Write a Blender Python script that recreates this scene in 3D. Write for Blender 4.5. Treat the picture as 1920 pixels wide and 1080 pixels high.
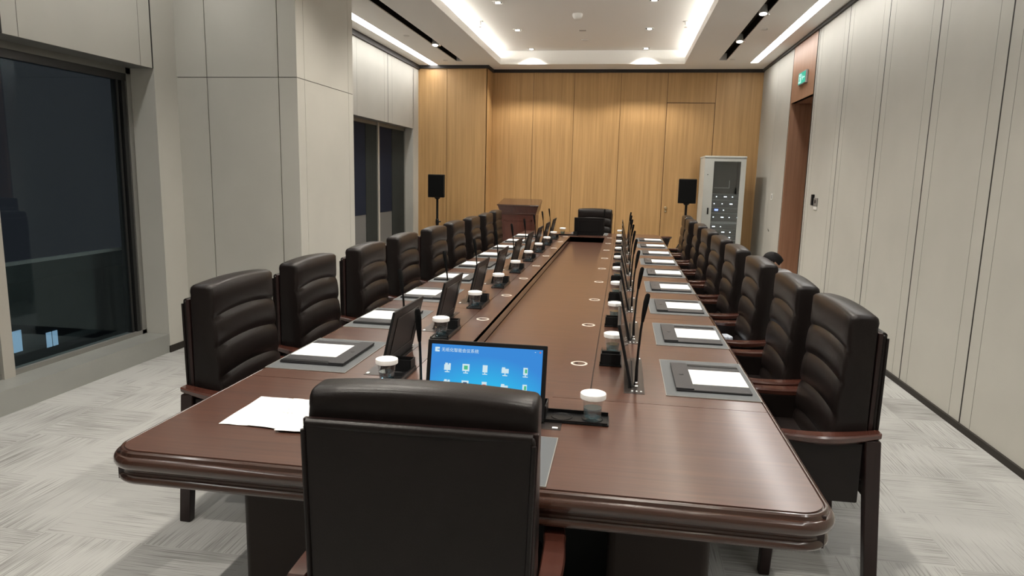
import bpy, bmesh, math, random
from mathutils import Matrix, Vector, Euler
random.seed(7)
for o in list(bpy.data.objects):
    bpy.data.objects.remove(o)
SC = bpy.context.scene
COL = SC.collection
PI = math.pi

# ------------------------------------------------------------------ camera
F_PX, YAW, PITCH, ROLL, CAM_H = 1285.59, 0.156335, 0.162487, 0.0226984, 1.63
def camera():
    f = Vector((-math.sin(YAW), math.cos(YAW), 0)); r = Vector((math.cos(YAW), math.sin(YAW), 0)); u = Vector((0, 0, 1))
    f2 = f * math.cos(PITCH) - u * math.sin(PITCH); u2 = u * math.cos(PITCH) + f * math.sin(PITCH)
    r3 = r * math.cos(ROLL) + u2 * math.sin(ROLL); u3 = u2 * math.cos(ROLL) - r * math.sin(ROLL)
    cd = bpy.data.cameras.new('camera'); c = bpy.data.objects.new('camera', cd); COL.objects.link(c)
    m = Matrix((r3, u3, -f2)).transposed().to_4x4(); m.translation = (0, 0, CAM_H)
    c.matrix_world = m
    cd.sensor_width = 36; cd.lens = F_PX / 1920 * 36; cd.clip_start = 0.05; cd.clip_end = 300
    SC.camera = c
camera()

# ------------------------------------------------------------------ exposure, world, light levels
SC.view_settings.view_transform = 'Standard'
SC.view_settings.look = 'None'
SC.view_settings.exposure = 0.0
SC.view_settings.gamma = 1
W = bpy.data.worlds.new('night'); SC.world = W; W.use_nodes = True
W.node_tree.nodes['Background'].inputs[0].default_value = (0.021, 0.022, 0.026, 1)
W.node_tree.nodes['Background'].inputs[1].default_value = 0.8
LINE_E = 20.0      # linear ceiling lights
COVE_E = 60.0     # LED strip in the cove
SPOT_W = 120.0     # recessed downlights
TRACK_W = 50.0

# ------------------------------------------------------------------ room dimensions
H = 3.554; HC = 3.78
XR = 2.324; XLN = -3.94; XLF = -3.76
YB = 12.936; YBUMP = 12.42; XBUMP = -2.49; YNEAR = -2.6
CX0, CX1, CY0, CY1 = -3.94, -2.81, 5.72, 6.97
TX0, TX1, TY0, TY1, TZ = -1.57, 0.616, 1.78, 11.02, 0.76

# ------------------------------------------------------------------ materials
def new_mat(name):
    m = bpy.data.materials.new(name); m.use_nodes = True
    nt = m.node_tree; return m, nt, nt.nodes['Principled BSDF']
def pbr(name, col, rough=0.5, metal=0.0, coat=0.0, coat_rough=0.08, emit=None, es=0.0, spec=0.5, bump=0.0, bscale=300.0, var=0.0, vscale=3.0):
    m, nt, b = new_mat(name)
    b.inputs['Base Color'].default_value = (*col, 1); b.inputs['Roughness'].default_value = rough
    b.inputs['Metallic'].default_value = metal; b.inputs['Coat Weight'].default_value = coat
    b.inputs['Coat Roughness'].default_value = coat_rough; b.inputs['Specular IOR Level'].default_value = spec
    if emit: b.inputs['Emission Color'].default_value = (*emit, 1); b.inputs['Emission Strength'].default_value = es
    tc = nt.nodes.new('ShaderNodeTexCoord')
    if bump:
        n = nt.nodes.new('ShaderNodeTexNoise'); n.inputs['Scale'].default_value = bscale; n.inputs['Detail'].default_value = 3
        nt.links.new(tc.outputs['Object'], n.inputs['Vector'])
        bp = nt.nodes.new('ShaderNodeBump'); bp.inputs['Strength'].default_value = bump; bp.inputs['Distance'].default_value = 0.002
        nt.links.new(n.outputs['Fac'], bp.inputs['Height']); nt.links.new(bp.outputs['Normal'], b.inputs['Normal'])
    if var:
        n = nt.nodes.new('ShaderNodeTexNoise'); n.inputs['Scale'].default_value = vscale; n.inputs['Detail'].default_value = 4
        nt.links.new(tc.outputs['Object'], n.inputs['Vector'])
        r = nt.nodes.new('ShaderNodeValToRGB'); r.color_ramp.elements[0].position = 0.3; r.color_ramp.elements[1].position = 0.7
        r.color_ramp.elements[0].color = (*[c * (1 - var) for c in col], 1); r.color_ramp.elements[1].color = (*[min(1, c * (1 + var)) for c in col], 1)
        nt.links.new(n.outputs['Fac'], r.inputs[0]); nt.links.new(r.outputs[0], b.inputs['Base Color'])
    return m
def wood(name, c1, c2, scale, rough=0.35, coat=0.0, coat_rough=0.12, fine=6.0, spec=0.5):
    m, nt, b = new_mat(name)
    tc = nt.nodes.new('ShaderNodeTexCoord'); mp = nt.nodes.new('ShaderNodeMapping'); mp.inputs['Scale'].default_value = scale
    nt.links.new(tc.outputs['Object'], mp.inputs['Vector'])
    n = nt.nodes.new('ShaderNodeTexNoise'); n.inputs['Scale'].default_value = 1.0; n.inputs['Detail'].default_value = fine; n.inputs['Roughness'].default_value = 0.65
    nt.links.new(mp.outputs[0], n.inputs['Vector'])
    r = nt.nodes.new('ShaderNodeValToRGB'); r.color_ramp.elements[0].position = 0.32; r.color_ramp.elements[1].position = 0.68
    r.color_ramp.elements[0].color = (*c1, 1); r.color_ramp.elements[1].color = (*c2, 1)
    nt.links.new(n.outputs['Fac'], r.inputs[0]); nt.links.new(r.outputs[0], b.inputs['Base Color'])
    b.inputs['Roughness'].default_value = rough; b.inputs['Coat Weight'].default_value = coat; b.inputs['Coat Roughness'].default_value = coat_rough
    b.inputs['Specular IOR Level'].default_value = spec
    return m
def clear(name, tint=(1, 1, 1), r0=0.04, gloss=(1, 1, 1)):
    """thin clear pane: transparent, with a mirror share that grows at grazing angles on either face"""
    m = bpy.data.materials.new(name); m.use_nodes = True; nt = m.node_tree; nt.nodes.clear(); N, L = nt.nodes.new, nt.links.new
    o = N('ShaderNodeOutputMaterial'); mx = N('ShaderNodeMixShader'); lw = N('ShaderNodeLayerWeight'); lw.inputs['Blend'].default_value = 0.5
    pw = N('ShaderNodeMath'); pw.operation = 'POWER'; pw.inputs[1].default_value = 5; L(lw.outputs['Facing'], pw.inputs[0])
    mr = N('ShaderNodeMapRange'); mr.inputs['To Min'].default_value = r0; mr.inputs['To Max'].default_value = 1; L(pw.outputs[0], mr.inputs['Value'])
    t = N('ShaderNodeBsdfTransparent'); g = N('ShaderNodeBsdfGlossy')
    t.inputs[0].default_value = (*tint, 1); g.inputs[0].default_value = (*gloss, 1); g.inputs['Roughness'].default_value = 0.01
    L(mr.outputs[0], mx.inputs[0]); L(t.outputs[0], mx.inputs[1]); L(g.outputs[0], mx.inputs[2]); L(mx.outputs[0], o.inputs[0])
    return m
def emissive(name, col, s):
    m = bpy.data.materials.new(name); m.use_nodes = True; nt = m.node_tree; nt.nodes.clear()
    o = nt.nodes.new('ShaderNodeOutputMaterial'); e = nt.nodes.new('ShaderNodeEmission')
    e.inputs[0].default_value = (*col, 1); e.inputs[1].default_value = s; nt.links.new(e.outputs[0], o.inputs[0]); return m
def carpet():
    m, nt, b = new_mat('carpet_tile')
    N, L = nt.nodes.new, nt.links.new
    tc = N('ShaderNodeTexCoord'); rot = N('ShaderNodeMapping'); rot.inputs['Rotation'].default_value = (0, 0, math.radians(0))
    L(tc.outputs['Object'], rot.inputs['Vector'])
    sep = N('ShaderNodeSeparateXYZ'); L(rot.outputs[0], sep.inputs[0])
    def mth(op, a, bv=None):
        n = N('ShaderNodeMath'); n.operation = op
        if hasattr(a, 'links'): L(a, n.inputs[0])
        else: n.inputs[0].default_value = a
        if bv is not None:
            if hasattr(bv, 'links'): L(bv, n.inputs[1])
            else: n.inputs[1].default_value = bv
        return n.outputs[0]
    fx = mth('FLOOR', mth('DIVIDE', sep.outputs[0], 0.5)); fy = mth('FLOOR', mth('DIVIDE', sep.outputs[1], 0.5))
    par = mth('MODULO', mth('ABSOLUTE', mth('ADD', fx, fy)), 2.0)
    def streak(sx, sy):
        mp = N('ShaderNodeMapping'); mp.inputs['Scale'].default_value = (sx, sy, 1); L(rot.outputs[0], mp.inputs['Vector'])
        n = N('ShaderNodeTexNoise'); n.inputs['Scale'].default_value = 1; n.inputs['Detail'].default_value = 3; n.inputs['Roughness'].default_value = 0.6
        L(mp.outputs[0], n.inputs['Vector']); return n.outputs['Fac']
    mix = N('ShaderNodeMix'); mix.data_type = 'FLOAT'; L(par, mix.inputs[0]); L(streak(3, 190), mix.inputs[2]); L(streak(190, 3), mix.inputs[3])
    cloud = N('ShaderNodeTexNoise'); cloud.inputs['Scale'].default_value = 2.2; cloud.inputs['Detail'].default_value = 2; L(rot.outputs[0], cloud.inputs['Vector'])
    cmb = N('ShaderNodeCombineXYZ'); L(fx, cmb.inputs[0]); L(fy, cmb.inputs[1]); wn = N('ShaderNodeTexWhiteNoise'); L(cmb.outputs[0], wn.inputs['Vector'])
    v = mth('ADD', mth('ADD', mix.outputs[0], mth('MULTIPLY', mth('SUBTRACT', cloud.outputs['Fac'], 0.5), 0.45)), mth('MULTIPLY', mth('SUBTRACT', wn.outputs['Value'], 0.5), 0.10))
    r = N('ShaderNodeValToRGB'); e = r.color_ramp.elements
    e[0].position = 0.30; e[0].color = (0.20, 0.197, 0.187, 1); e[1].position = 0.52; e[1].color = (0.40, 0.398, 0.385, 1)
    L(v, r.inputs[0]); L(r.outputs[0], b.inputs['Base Color']); b.inputs['Roughness'].default_value = 0.95; b.inputs['Specular IOR Level'].default_value = 0.1
    bp = N('ShaderNodeBump'); bp.inputs['Strength'].default_value = 0.25; bp.inputs['Distance'].default_value = 0.004; L(v, bp.inputs['Height']); L(bp.outputs[0], b.inputs['Normal'])
    return m
M = dict(
    carpet=carpet(),
    fabric=pbr('beige_wall_fabric', (0.465, 0.452, 0.410), 0.85, spec=0.2, var=0.04, vscale=1.5, bump=0.1, bscale=900),
    gap=pbr('dark_joint', (0.012, 0.010, 0.009), 0.7),
    groove=pbr('stitched_groove', (0.13, 0.115, 0.10), 0.8),
    crown=pbr('black_shadow_gap', (0.018, 0.014, 0.012), 0.6),
    base=pbr('dark_skirting', (0.030, 0.026, 0.022), 0.6, spec=0.2),
    ceil=pbr('white_ceiling_paint', (0.90, 0.885, 0.855), 0.9, spec=0.2),
    black=pbr('black_recess', (0.006, 0.0055, 0.005), 0.6, spec=0.1),
    oak=wood('honey_oak_panel', (0.37, 0.215, 0.088), (0.50, 0.305, 0.132), (26, 26, 0.7), 0.45, spec=0.35),
    oakgap=pbr('oak_joint', (0.13, 0.065, 0.028), 0.7),
    walnut=wood('brown_door_wood', (0.26, 0.135, 0.08), (0.34, 0.185, 0.115), (30, 30, 0.8), 0.45, spec=0.35),
    table=wood('mahogany_table', (0.052, 0.021, 0.0135), (0.092, 0.039, 0.024), (1.6, 55, 55), 0.32, coat=0.5, coat_rough=0.16),
    tableedge=wood('mahogany_edge', (0.034, 0.013, 0.008), (0.055, 0.022, 0.013), (2, 40, 40), 0.25, coat=1.0, coat_rough=0.10),
    chairwood=wood('red_brown_chair_wood', (0.050, 0.015, 0.010), (0.080, 0.027, 0.018), (20, 3, 20), 0.26, coat=0.8, coat_rough=0.10),
    legwood=wood('dark_chair_wood', (0.013, 0.006, 0.0055), (0.022, 0.010, 0.009), (30, 30, 3), 0.38, coat=0.15, spec=0.3),
    lectern=wood('dark_red_mahogany', (0.060, 0.018, 0.012), (0.10, 0.034, 0.022), (30, 30, 2), 0.33, coat=0.4),
    leather=pbr('dark_brown_leather', (0.0085, 0.006, 0.0055), 0.34, bump=0.2, bscale=260, spec=0.26, var=0.15, vscale=6),
    pedestal=pbr('dark_brown_pedestal', (0.028, 0.019, 0.016), 0.5, spec=0.25),
    panel=pbr('black_green_panel', (0.010, 0.011, 0.011), 0.45, spec=0.2),
    mat=pbr('grey_mat_leather', (0.100, 0.106, 0.110), 0.6, bump=0.1, bscale=500, spec=0.2),
    matline=pbr('mat_edge', (0.20, 0.19, 0.17), 0.5),
    folder=pbr('charcoal_folder_leather', (0.026, 0.025, 0.027), 0.48, bump=0.3, bscale=500, spec=0.35),
    paper=pbr('white_paper', (0.90, 0.90, 0.88), 0.8),
    ink=pbr('faint_print', (0.50, 0.49, 0.50), 0.8),
    plate=pbr('dark_metal_plate', (0.055, 0.045, 0.042), 0.28, metal=0.7),
    chrome=pbr('chrome', (0.8, 0.8, 0.8), 0.15, metal=1.0),
    button=pbr('white_button', (0.85, 0.86, 0.88), 0.4),
    plastic=pbr('black_plastic', (0.006, 0.006, 0.0065), 0.28, spec=0.3),
    satin=pbr('satin_black', (0.009, 0.009, 0.0095), 0.42, spec=0.2),
    foam=pbr('black_foam', (0.005, 0.005, 0.005), 0.9, spec=0.1),
    screenoff=pbr('dark_screen', (0.006, 0.006, 0.008), 0.12),
    glass=clear('clear_glass', (0.92, 0.95, 0.96), 0.08),
    window=clear('window_glass', (0.80, 0.87, 0.90), 0.022, (.80, .92, 1.0)),
    balglass=clear('balustrade_glass', (0.85, 0.9, 0.9), 0.05),
    water=clear('water', (0.62, 0.80, 0.88), 0.20),
    lid=pbr('white_paper_lid', (0.88, 0.87, 0.85), 0.7),
    ring=pbr('brushed_ring', (0.60, 0.56, 0.50), 0.4, metal=0.2),
    ringcap=pbr('grommet_cap', (0.22, 0.20, 0.19), 0.5),
    alu=pbr('grey_window_frame', (0.20, 0.195, 0.18), 0.5, metal=0.2),
    alulight=pbr('beige_frame', (0.36, 0.34, 0.30), 0.5),
    stone=pbr('grey_sill_stone', (0.25, 0.252, 0.235), 0.4, var=0.06),
    blackframe=pbr('black_frame', (0.010, 0.010, 0.010), 0.4),
    blind=pbr('navy_blind', (0.010, 0.013, 0.024), 0.8, spec=0.1),
    linedim=emissive('dimmed_linear_light', (1.0, 0.985, 0.95), LINE_E * .65),
    line=emissive('linear_light', (1.0, 0.985, 0.95), LINE_E),
    cove=emissive('cove_led', (1.0, 0.96, 0.88), COVE_E),
    bulb=emissive('bulb', (1.0, 0.95, 0.86), 22),
    white=pbr('white_plastic', (0.75, 0.74, 0.71), 0.5),
    rack=pbr('light_grey_rack_steel', (0.52, 0.53, 0.50), 0.45),
    rackdark=pbr('rack_interior', (0.02, 0.022, 0.024), 0.6),
    gear=pbr('gear_front', (0.035, 0.038, 0.042), 0.45),
    geargrey=pbr('gear_panel_grey', (0.22, 0.23, 0.24), 0.45),
    led=emissive('white_led', (0.9, 0.95, 1.0), 3.0),
    ledblue=emissive('blue_display', (0.25, 0.35, 1.0), 2.0),
    exitgreen=emissive('exit_green', (0.10, 0.62, 0.42), 0.9),
    exitlight=emissive('exit_pictogram', (0.62, 1.0, 0.90), 1.0),
    metalgrey=pbr('grey_metal', (0.28, 0.27, 0.26), 0.4, metal=0.4),
    brass=pbr('satin_brass', (0.72, 0.60, 0.40), 0.3, metal=1.0),
    skin=pbr('skin', (0.50, 0.29, 0.20), 0.55),
    hair=pbr('black_hair', (0.006, 0.005, 0.005), 0.6, bump=0.6, bscale=120, spec=0.15),
    shirt=pbr('grey_shirt', (0.30, 0.30, 0.31), 0.85),
    trousers=pbr('dark_trousers', (0.025, 0.026, 0.032), 0.85),
    sole=pbr('black_shoe', (0.012, 0.012, 0.012), 0.5),
    packet=pbr('white_packet', (0.55, 0.60, 0.80), 0.4, var=0.5, vscale=60),
    reflection_grey=pbr('painted_grey_reflection', (0.10, 0.10, 0.095), 0.7),
    curtain=pbr('charcoal_curtain', (0.030, 0.032, 0.029), 0.9, spec=0.1),
    concrete=pbr('dark_concrete', (0.16, 0.17, 0.17), 0.8, var=0.15),
    facade=pbr('night_facade', (0.06, 0.065, 0.07), 0.8),
    litwin=emissive('lit_window', (0.55, 0.76, 1.0), 0.65),
)

# ------------------------------------------------------------------ mesh helpers
class MB:
    def __init__(self): self.bm = bmesh.new(); self.T = Matrix(); self.wn = False
    def v(self, p): return self.bm.verts.new(self.T @ Vector(p))
    def face(self, vs):
        try: return self.bm.faces.new(vs)
        except ValueError: return None
    def box(self, x0, x1, y0, y1, z0, z1):
        p = [self.v((x, y, z)) for z in (z0, z1) for y in (y0, y1) for x in (x0, x1)]
        for q in ((0, 2, 3, 1), (4, 5, 7, 6), (0, 1, 5, 4), (2, 6, 7, 3), (0, 4, 6, 2), (1, 3, 7, 5)): self.face([p[i] for i in q])
        return self
    def rbox(self, x0, x1, y0, y1, z0, z1, r=0.01, seg=2, fn=None):
        self.wn = True
        t = bmesh.new(); bmesh.ops.create_cube(t, size=1)
        for w in t.verts: w.co = Vector((x0 + (w.co.x + .5) * (x1 - x0), y0 + (w.co.y + .5) * (y1 - y0), z0 + (w.co.z + .5) * (z1 - z0)))
        r = min(r, 0.49 * min(x1 - x0, y1 - y0, z1 - z0))
        bmesh.ops.bevel(t, geom=t.edges[:], offset=r, segments=seg, profile=0.5, affect='EDGES')
        mp = {}
        for w in t.verts:
            c = w.co.copy()
            if fn: c = Vector(fn(c))
            mp[w] = self.v(c)
        for f in t.faces: self.face([mp[w] for w in f.verts])
        t.free(); return self
    def loft(self, loops, cap=True, close=False, closed_loop=True):
        L = [[self.v(p) for p in lp] for lp in loops]; n = len(L[0])
        rng = range(len(L)) if close else range(len(L) - 1)
        for i in rng:
            a, b = L[i], L[(i + 1) % len(L)]
            for j in range(n if closed_loop else n - 1):
                k = (j + 1) % n; self.face([a[j], a[k], b[k], b[j]])
        if cap and not close: self.face(L[0][::-1]); self.face(L[-1])
        return self
    def prism(self, poly, z0, z1):
        return self.loft([[(x, y, z0) for x, y in poly], [(x, y, z1) for x, y in poly]])
    def lathe(self, prof, c=(0, 0, 0), seg=20, cap=True):
        return self.loft([[(c[0] + r * math.cos(2 * PI * k / seg), c[1] + r * math.sin(2 * PI * k / seg), c[2] + z) for k in range(seg)] for r, z in prof], cap)
    def tube(self, path, rad, seg=8, sq=False):
        loops = []
        P = [Vector(p) for p in path]
        for i, p in enumerate(P):
            d = (P[min(i + 1, len(P) - 1)] - P[max(i - 1, 0)]).normalized()
            a = Vector((0, 0, 1)) if abs(d.z) < 0.9 else Vector((0, 1, 0))
            s = d.cross(a).normalized(); t = s.cross(d).normalized()
            r = rad[i] if isinstance(rad, (list, tuple)) else rad
            loops.append([p + s * r * math.cos(2 * PI * k / seg) + t * r * math.sin(2 * PI * k / seg) for k in range(seg)])
        return self.loft(loops)
    def ball(self, c, r, seg=16, rings=10, s=(1, 1, 1)):
        prof = []
        loops = []
        for i in range(1, rings):
            a = PI * i / rings
            loops.append([(c[0] + s[0] * r * math.sin(a) * math.cos(2 * PI * k / seg), c[1] + s[1] * r * math.sin(a) * math.sin(2 * PI * k / seg), c[2] - s[2] * r * math.cos(a)) for k in range(seg)])
        return self.loft(loops)
    def build(self, name, mat, parent=None, smooth=True, ang=40):
        bmesh.ops.recalc_face_normals(self.bm, faces=self.bm.faces[:])
        me = bpy.data.meshes.new(name); self.bm.to_mesh(me); self.bm.free()
        if smooth:
            me.polygons.foreach_set('use_smooth', [True] * len(me.polygons)); me.set_sharp_from_angle(angle=math.radians(ang))
        for mt in (mat if isinstance(mat, (list, tuple)) else [mat]): me.materials.append(M[mt] if isinstance(mt, str) else mt)
        o = bpy.data.objects.new(name, me); COL.objects.link(o)
        if self.wn and smooth:
            w = o.modifiers.new('Normals', 'WEIGHTED_NORMAL'); w.keep_sharp = True; w.weight = 60
        if parent: o.parent = parent
        return o
def empty(name, loc=(0, 0, 0), rz=0.0):
    o = bpy.data.objects.new(name, None); COL.objects.link(o); o.location = loc; o.rotation_euler = (0, 0, rz); o.empty_display_size = 0.1; return o
def tag(o, label, cat, group=None):
    o['label'] = label; o['category'] = cat
    if group: o['group'] = group
    return o
def struct(o): o['kind'] = 'structure'; return o
def sb(name, mat, *boxes):
    m = MB()
    for b in boxes: m.box(*b)
    return struct(m.build(name, mat, smooth=False))
KIDS = {}
def copy_tree(o, parent=None):
    c = o.copy(); COL.objects.link(c); c.parent = parent
    for ch in [x for x in bpy.data.objects if x.parent == o and x != c]: copy_tree(ch, c)
    return c
ORD = ['first', 'second', 'third', 'fourth', 'fifth', 'sixth', 'seventh', 'eighth', 'ninth']
def nth(k, n=9):
    return 'nearest camera' if k == 0 else ('farthest from camera' if k == n - 1 else ORD[k] + ' from camera')

# ------------------------------------------------------------------ the setting
sb('floor', 'carpet', (-4.3, 3.2, YNEAR - .1, YB + .2, -0.1, 0))

# ceiling: perimeter soffit with openings for the cove, linear lights and track slots
COVE = (-2.24, 0.92, -1.2, 12.33)
HOLES = [COVE, (-3.54, -3.385, 6.99, 12.40), (-3.54, -3.385, -2.0, 5.5), (1.965, 2.095, -2.0, 12.25),
         (-2.955, -2.83, 7.0, 12.0), (-2.955, -2.83, -2.0, 5.5), (1.43, 1.555, -2.0, 11.98)]
def ceiling():
    xs = sorted({-4.3, 2.45} | {v for h in HOLES for v in h[:2]}); ys = sorted({YNEAR - .1, YB + .1} | {v for h in HOLES for v in h[2:]})
    m = MB()
    for i in range(len(xs) - 1):
        run = None
        for j in range(len(ys) - 1):
            cx, cy = (xs[i] + xs[i + 1]) / 2, (ys[j] + ys[j + 1]) / 2
            hole = any(h[0] < cx < h[1] and h[2] < cy < h[3] for h in HOLES)
            if not hole:
                if run is None: run = ys[j]
            if (hole or j == len(ys) - 2) and run is not None:
                m.box(xs[i], xs[i + 1], run, ys[j] if hole else ys[j + 1], H, H + 0.11); run = None
    # raised centre, the side pockets of the cove and its far end wall
    m.box(-2.46, 1.14, -1.4, 12.6, HC, HC + 0.05)
    m.box(-2.46, -2.42, -1.4, 12.4, H + 0.11, HC); m.box(1.10, 1.14, -1.4, 12.4, H + 0.11, HC)
    m.box(-2.46, 1.14, 12.33, 12.40, H + 0.11, HC); m.box(-2.46, 1.14, -1.4, -1.2, H + 0.11, HC)
    struct(m.build('ceiling', 'ceil', smooth=False))
    m = MB()
    for h in HOLES[4:]:
        m.box(h[0] - .01, h[1] + .01, h[2] - .01, h[3] + .01, H + 0.11, H + 0.13)
        m.box(h[0] , h[0] + .004, h[2], h[3], H + 0.012, H + 0.11); m.box(h[1] - .004, h[1], h[2], h[3], H + 0.012, H + 0.11)
    struct(m.build('trim_1', 'black', smooth=False))
ceiling()

# fabric wall: panels over a dark backing, wide joints and fine stitched grooves
def panels_y(m, g, x, face, y0, y1, z0, z1, joints, grooves, w=0.010, k=None):
    """panels on a plane of constant x; face = +1 looks to +x, -1 to -x"""
    t = 0.012 * face
    cuts = [y0] + sorted(j for j in joints if y0 < j < y1) + [y1]
    for a, b in zip(cuts[:-1], cuts[1:]):
        aa = a + (w if a != y0 else 0); bb = b - (w if b != y1 else 0)
        gs = sorted(q for q in grooves if aa < q < bb); e = [aa] + gs + [bb]
        for i in range(len(e) - 1):
            p = e[i] + (0.003 if i else 0); q = e[i + 1] - (0.003 if i < len(e) - 2 else 0)
            m.box(min(x, x - t), max(x, x - t), p, q, z0, z1)
        if k is not None and a != y0: k.box(min(x - t * .15, x - t * 1.2), max(x - t * .15, x - t * 1.2), a - w, a + w, z0, z1)
        for q in gs: g.box(min(x - t * .12, x - t), max(x - t * .12, x - t), q - 0.003, q + 0.003, z0, z1)
# right wall
RJ = [9.40 - 1.17 * 0, 8.23, 7.03, 5.92, 4.88, 3.84, 2.80, 1.76, .72, -.32, -1.36]
RG = [q + s for q in RJ for s in (-.14, .16)]
DY0, DY1, DZ = 9.50, 10.66, 2.74
def wall_right():
    m, g, k = MB(), MB(), MB()
    panels_y(m, g, XR, -1, YNEAR, 9.465, 0.0, H, RJ, RG, k=k)
    panels_y(m, g, XR, -1, 10.72, YB, 0.0, H, [], [11.72])
    k.box(XR + .012, XR + .10, YNEAR, 9.465, 0, H); k.box(XR + .012, XR + .10, 10.72, YB, 0, H)
    o = struct(k.build('wall_right', 'gap', smooth=False))
    m.build('wall_panel', 'fabric', o, False); g.build('panel_groove', 'groove', o, False)
    # doorway: wood lining, overpanel and a door leaf deep in the recess
    d = MB()
    d.box(XR - .004, XR + .05, 9.475, 10.71, DZ, H); d.box(XR + .05, XR + .75, 9.465, 10.72, DZ + .02, DZ + .1)
    d.box(XR - .004, XR + .75, DY1, 10.71, 0, DZ); d.box(XR + .03, XR + .75, 9.475, DY0, 0, DZ); d.box(XR, XR + .75, DY0, DY1, DZ, DZ + .02)
    case = struct(d.build('door_1', 'walnut', smooth=False))
    e = MB(); e.box(XR - .006, XR + .03, 9.462, 9.478, 0, H); e.box(XR - .006, XR + .03, 10.708, 10.722, 0, H); e.build('door_edge_trim', 'base', case, False)
    l = MB(); l.box(XR + .70, XR + .75, DY0, DY1, 0.005, DZ); l.build('door_leaf', 'walnut', case, False)
    h = MB(); h.tube([(XR + .66, DY0 + .12, 1.02), (XR + .66, DY0 + .26, 1.02)], .011); h.tube([(XR + .70, DY0 + .12, 1.02), (XR + .66, DY0 + .12, 1.02)], .011); h.build('door_handle', 'chrome', case)
wall_right()
sb('baseboard_right', 'base', (XR - .018, XR + .01, YNEAR, 9.462, 0, .045), (XR - .018, XR + .01, 10.722, YB, 0, .045))

# back wall in honey oak, with a projecting bay on the left and a flush door
def panels_x(m, y, x0, x1, z0, z1, joints, w=0.004, t=0.012):
    cuts = [x0] + sorted(j for j in joints if x0 < j < x1) + [x1]
    for a, b in zip(cuts[:-1], cuts[1:]): m.box(a + (w if a != x0 else 0), b - (w if b != x1 else 0), y, y + t, z0, z1)
def wall_back():
    k = MB(); k.box(XBUMP, XR + .1, YB + .012, YB + .1, 0, H); k.box(-3.9, XBUMP - .012, YBUMP + .012, YB + .1, 0, H)
    o = struct(k.build('wall_back', 'oakgap', smooth=False))
    m = MB()
    panels_x(m, YB, XBUMP, 0.690, 0, H, [-1.72, -0.968, -0.129]); panels_x(m, YB, 1.540, XR, 0, H, [])
    panels_x(m, YB, 0.698, 1.532, 2.985, H, [])
    panels_x(m, YBUMP, -3.9, XBUMP, 0, H, [-3.225]); m.box(XBUMP - .012, XBUMP, YBUMP, YB, 0, H)
    m.build('oak_panel', 'oak', o, False)
    d = MB(); d.box(.702, 1.528, YB + .003, YB + .012, 0.004, 2.972)
    dr = struct(d.build('door_2', 'oak', smooth=False))
    kn = MB(); kn.T = Matrix.Translation((.775, YB, 1.11)) @ Matrix.Rotation(PI / 2, 4, 'X')
    kn.lathe([(.028, 0), (.028, .008), (.012, .012), (.012, .035), (.026, .045), (.028, .058), (.020, .068), (.004, .070)], seg=16); kn.build('door_knob', 'brass', dr)
    kp = MB(); kp.T = Matrix.Translation((.775, YB, 1.045)) @ Matrix.Rotation(PI / 2, 4, 'X'); kp.lathe([(.018, 0), (.018, .006), (.004, .009)], seg=12); kp.build('keyhole', 'brass', dr)
wall_back()

# left wall: near bay with window, column, far bay with window
WH0, WH1 = 2.45, 2.42
def wall_left():
    k, m, g = MB(), MB(), MB()
    LJ = [5.40, 3.97, 2.66, 1.32]; LG = [q + s for q in LJ for s in (.13, -.14)]
    k.box(-4.30, XLN - .012, YNEAR, 5.42, WH0 + .006, H)
    panels_y(m, g, XLN, 1, YNEAR, 5.40, WH0, H, LJ, LG, k=k)
    m.box(-4.30, XLN, 5.418, CY0 + .02, 0, H)                       # reveal and narrow strip beside the window
    m.box(-4.30, XLN, YNEAR, -1.4, 0, WH0)
    k.box(XLN - .012, XLN - .001, 5.404, 5.418, WH0, H)
    # far bay
    k.box(-4.3, XLF - .012, CY1 - .05, 12.1, WH1 + .006, H)
    panels_y(m, g, XLF, 1, CY1, 12.13, WH1, H, [10.77, 9.3, 7.9], [10.6, 10.97, 9.13, 9.47, 7.7, 8.1], k=k)
    m.box(-4.3, XLF, 12.10, YBUMP + .03, 0, H)
    m.box(-4.3, XLF, CY1 - .05, 7.25, 0, WH1)
    o = struct(k.build('wall_left', 'gap', smooth=False))
    m.build('wall_panel', 'fabric', o, False); g.build('panel_groove', 'groove', o, False)
wall_left()
def column():
    k = MB(); k.box(CX0, CX1 - .012, CY0 + .012, CY1, 0, H)
    o = struct(k.build('wall_column', 'gap', smooth=False))
    m = MB(); J = 2.42
    for z0, z1 in ((0, J - .003), (J + .003, H)):
        for x0, x1 in ((-3.94, -3.654), (-3.646, -2.984), (-2.976, CX1)): m.box(x0, x1, CY0, CY0 + .012, z0, z1)
        for y0, y1 in ((CY0 + .012, 5.862), (5.867, 6.845), (6.85, CY1)): m.box(CX1 - .012, CX1, y0, y1, z0, z1)
    m.build('wall_panel', 'fabric', o, False)
    b = MB(); b.box(CX0, CX1 + .012, CY0 - .012, CY0, 0, .08); b.box(CX1, CX1 + .012, CY0 - .012, CY1, 0, .08); b.build('skirting', 'base', o, False)
column()
sb('baseboard_left', 'base', (XLN, XLN + .014, 5.42, CY0 - .012, 0, .06), (XLN - .25, XLN + .014, 5.406, 5.42, 0, .06), (XLF, XLF + .014, 12.1, YBUMP, 0, .06), (XLF, XLF + .014, CY1, 7.25, 0, .06))
sb('baseboard_back', 'base', (XBUMP, XR, YB - .012, YB, 0, .06), (XLF, XBUMP, YBUMP - .012, YBUMP, 0, .06))
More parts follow.
